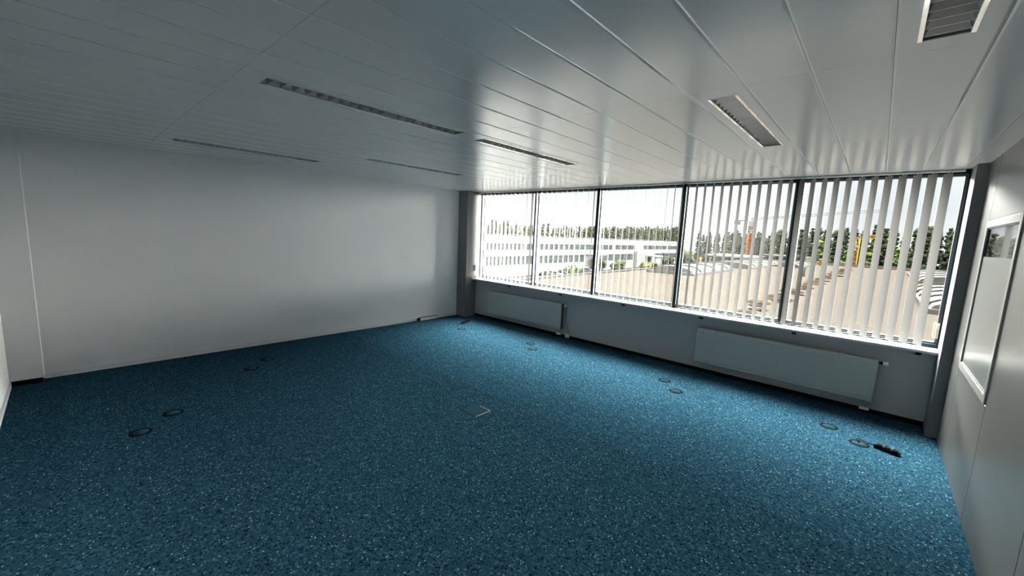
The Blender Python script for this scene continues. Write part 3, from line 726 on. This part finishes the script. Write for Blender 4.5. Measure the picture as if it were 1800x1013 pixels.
gr = N('ShaderNodeMapRange'); gr.interpolation_type = 'SMOOTHSTEP'; gr.inputs[1].default_value = EL0; gr.inputs[2].default_value = EL1; gr.inputs[3].default_value = 0.0; gr.inputs[4].default_value = KSKY; L(sx.outputs[2], gr.inputs[0])
dt = N('ShaderNodeVectorMath'); dt.operation = 'DOT_PRODUCT'; L(tcw.outputs['Generated'], dt.inputs[0])
dt.inputs[1].default_value = (math.sin(R(KAZ))*math.cos(R(66)), math.cos(R(KAZ))*math.cos(R(66)), math.sin(R(66)))
lb = N('ShaderNodeMapRange'); lb.interpolation_type = 'SMOOTHSTEP'; lb.inputs[1].default_value = .55; lb.inputs[2].default_value = 1.0; lb.inputs[3].default_value = LOBE; lb.inputs[4].default_value = 1.0; L(dt.outputs['Value'], lb.inputs[0])
pk = N('ShaderNodeMath'); pk.operation = 'MULTIPLY'; L(gr.outputs[0], pk.inputs[0]); L(lb.outputs[0], pk.inputs[1])
def smap(src, a, b, c, d):
    n = N('ShaderNodeMapRange'); n.interpolation_type = 'SMOOTHSTEP'
    for i, v in enumerate((a, b, c, d)): n.inputs[i+1].default_value = v
    L(src, n.inputs[0]); return n.outputs[0]
da = N('ShaderNodeVectorMath'); da.operation = 'DOT_PRODUCT'; L(tcw.outputs['Generated'], da.inputs[0]); da.inputs[1].default_value = (math.sin(R(BAZ)), math.cos(R(BAZ)), .2)
def mul(a, b):
    n = N('ShaderNodeMath'); n.operation = 'MULTIPLY'
    for i, v in enumerate((a, b)):
        if isinstance(v, float): n.inputs[i].default_value = v
        else: L(v, n.inputs[i])
    return n.outputs[0]
bd = mul(mul(smap(sx.outputs[2], .165, .235, 0., BAND), smap(sx.outputs[2], .23, .32, 1., 0.)), smap(da.outputs['Value'], BW, 1.0, .0, 1.))
db = N('ShaderNodeVectorMath'); db.operation = 'DOT_PRODUCT'; L(tcw.outputs['Generated'], db.inputs[0]); db.inputs[1].default_value = (math.sin(R(42)), math.cos(R(42)), 0)
sd = mul(mul(smap(db.outputs['Value'], .87, .975, 0., SIDE), smap(sx.outputs[2], -.02, .02, 0., 1.)), smap(sx.outputs[2], .10, .26, 1., 0.))
p0_ = N('ShaderNodeMath'); p0_.operation = 'ADD'; L(sd, p0_.inputs[0]); L(bd, p0_.inputs[1])
pm_ = N('ShaderNodeMath'); pm_.operation = 'ADD'; L(pk.outputs[0], pm_.inputs[0]); L(p0_.outputs[0], pm_.inputs[1])
pa = N('ShaderNodeMath'); pa.operation = 'ADD'; pa.inputs[1].default_value = 1.0; L(pm_.outputs[0], pa.inputs[0])
warm = N('ShaderNodeVectorMath'); warm.operation = 'SCALE'; warm.inputs[0].default_value = (1.0, .935, .85); L(pm_.outputs[0], warm.inputs['Scale'])
wa = N('ShaderNodeVectorMath'); wa.operation = 'ADD'; wa.inputs[1].default_value = (1, 1, 1); L(warm.outputs[0], wa.inputs[0])
ml = N('ShaderNodeVectorMath'); ml.operation = 'MULTIPLY'; L(cr.outputs[0], ml.inputs[0]); L(wa.outputs[0], ml.inputs[1])
L(ml.outputs[0], bg.inputs[0]); bg.inputs[1].default_value = .50

# ------------------------------------------------------------------ camera and view
cam = bpy.data.cameras.new('camera'); co = bpy.data.objects.new('camera', cam); COL.objects.link(co); SC.camera = co
cam.sensor_width = 36; cam.lens = 709.889/1800*36; cam.clip_start = .02; cam.clip_end = 1500
rot = Matrix.Rotation(.732018, 4, 'Z') @ Matrix.Rotation(1.43436, 4, 'X') @ Matrix.Rotation(.044695, 4, 'Z')
co.matrix_world = Matrix.Translation((7.0481, -6.2610, 1.9316)) @ rot
vs = SC.view_settings; vs.view_transform = 'Standard'; vs.look = 'None'; vs.gamma = 1; vs.use_curve_mapping = False; vs.exposure = 1.15
cy = SC.cycles; cy.use_denoising = True; cy.max_bounces = 14; cy.diffuse_bounces = 8; cy.glossy_bounces = 5; cy.transparent_max_bounces = 16; cy.transmission_bounces = 8
cy.sample_clamp_indirect = 6; cy.caustics_reflective = False; cy.caustics_refractive = False
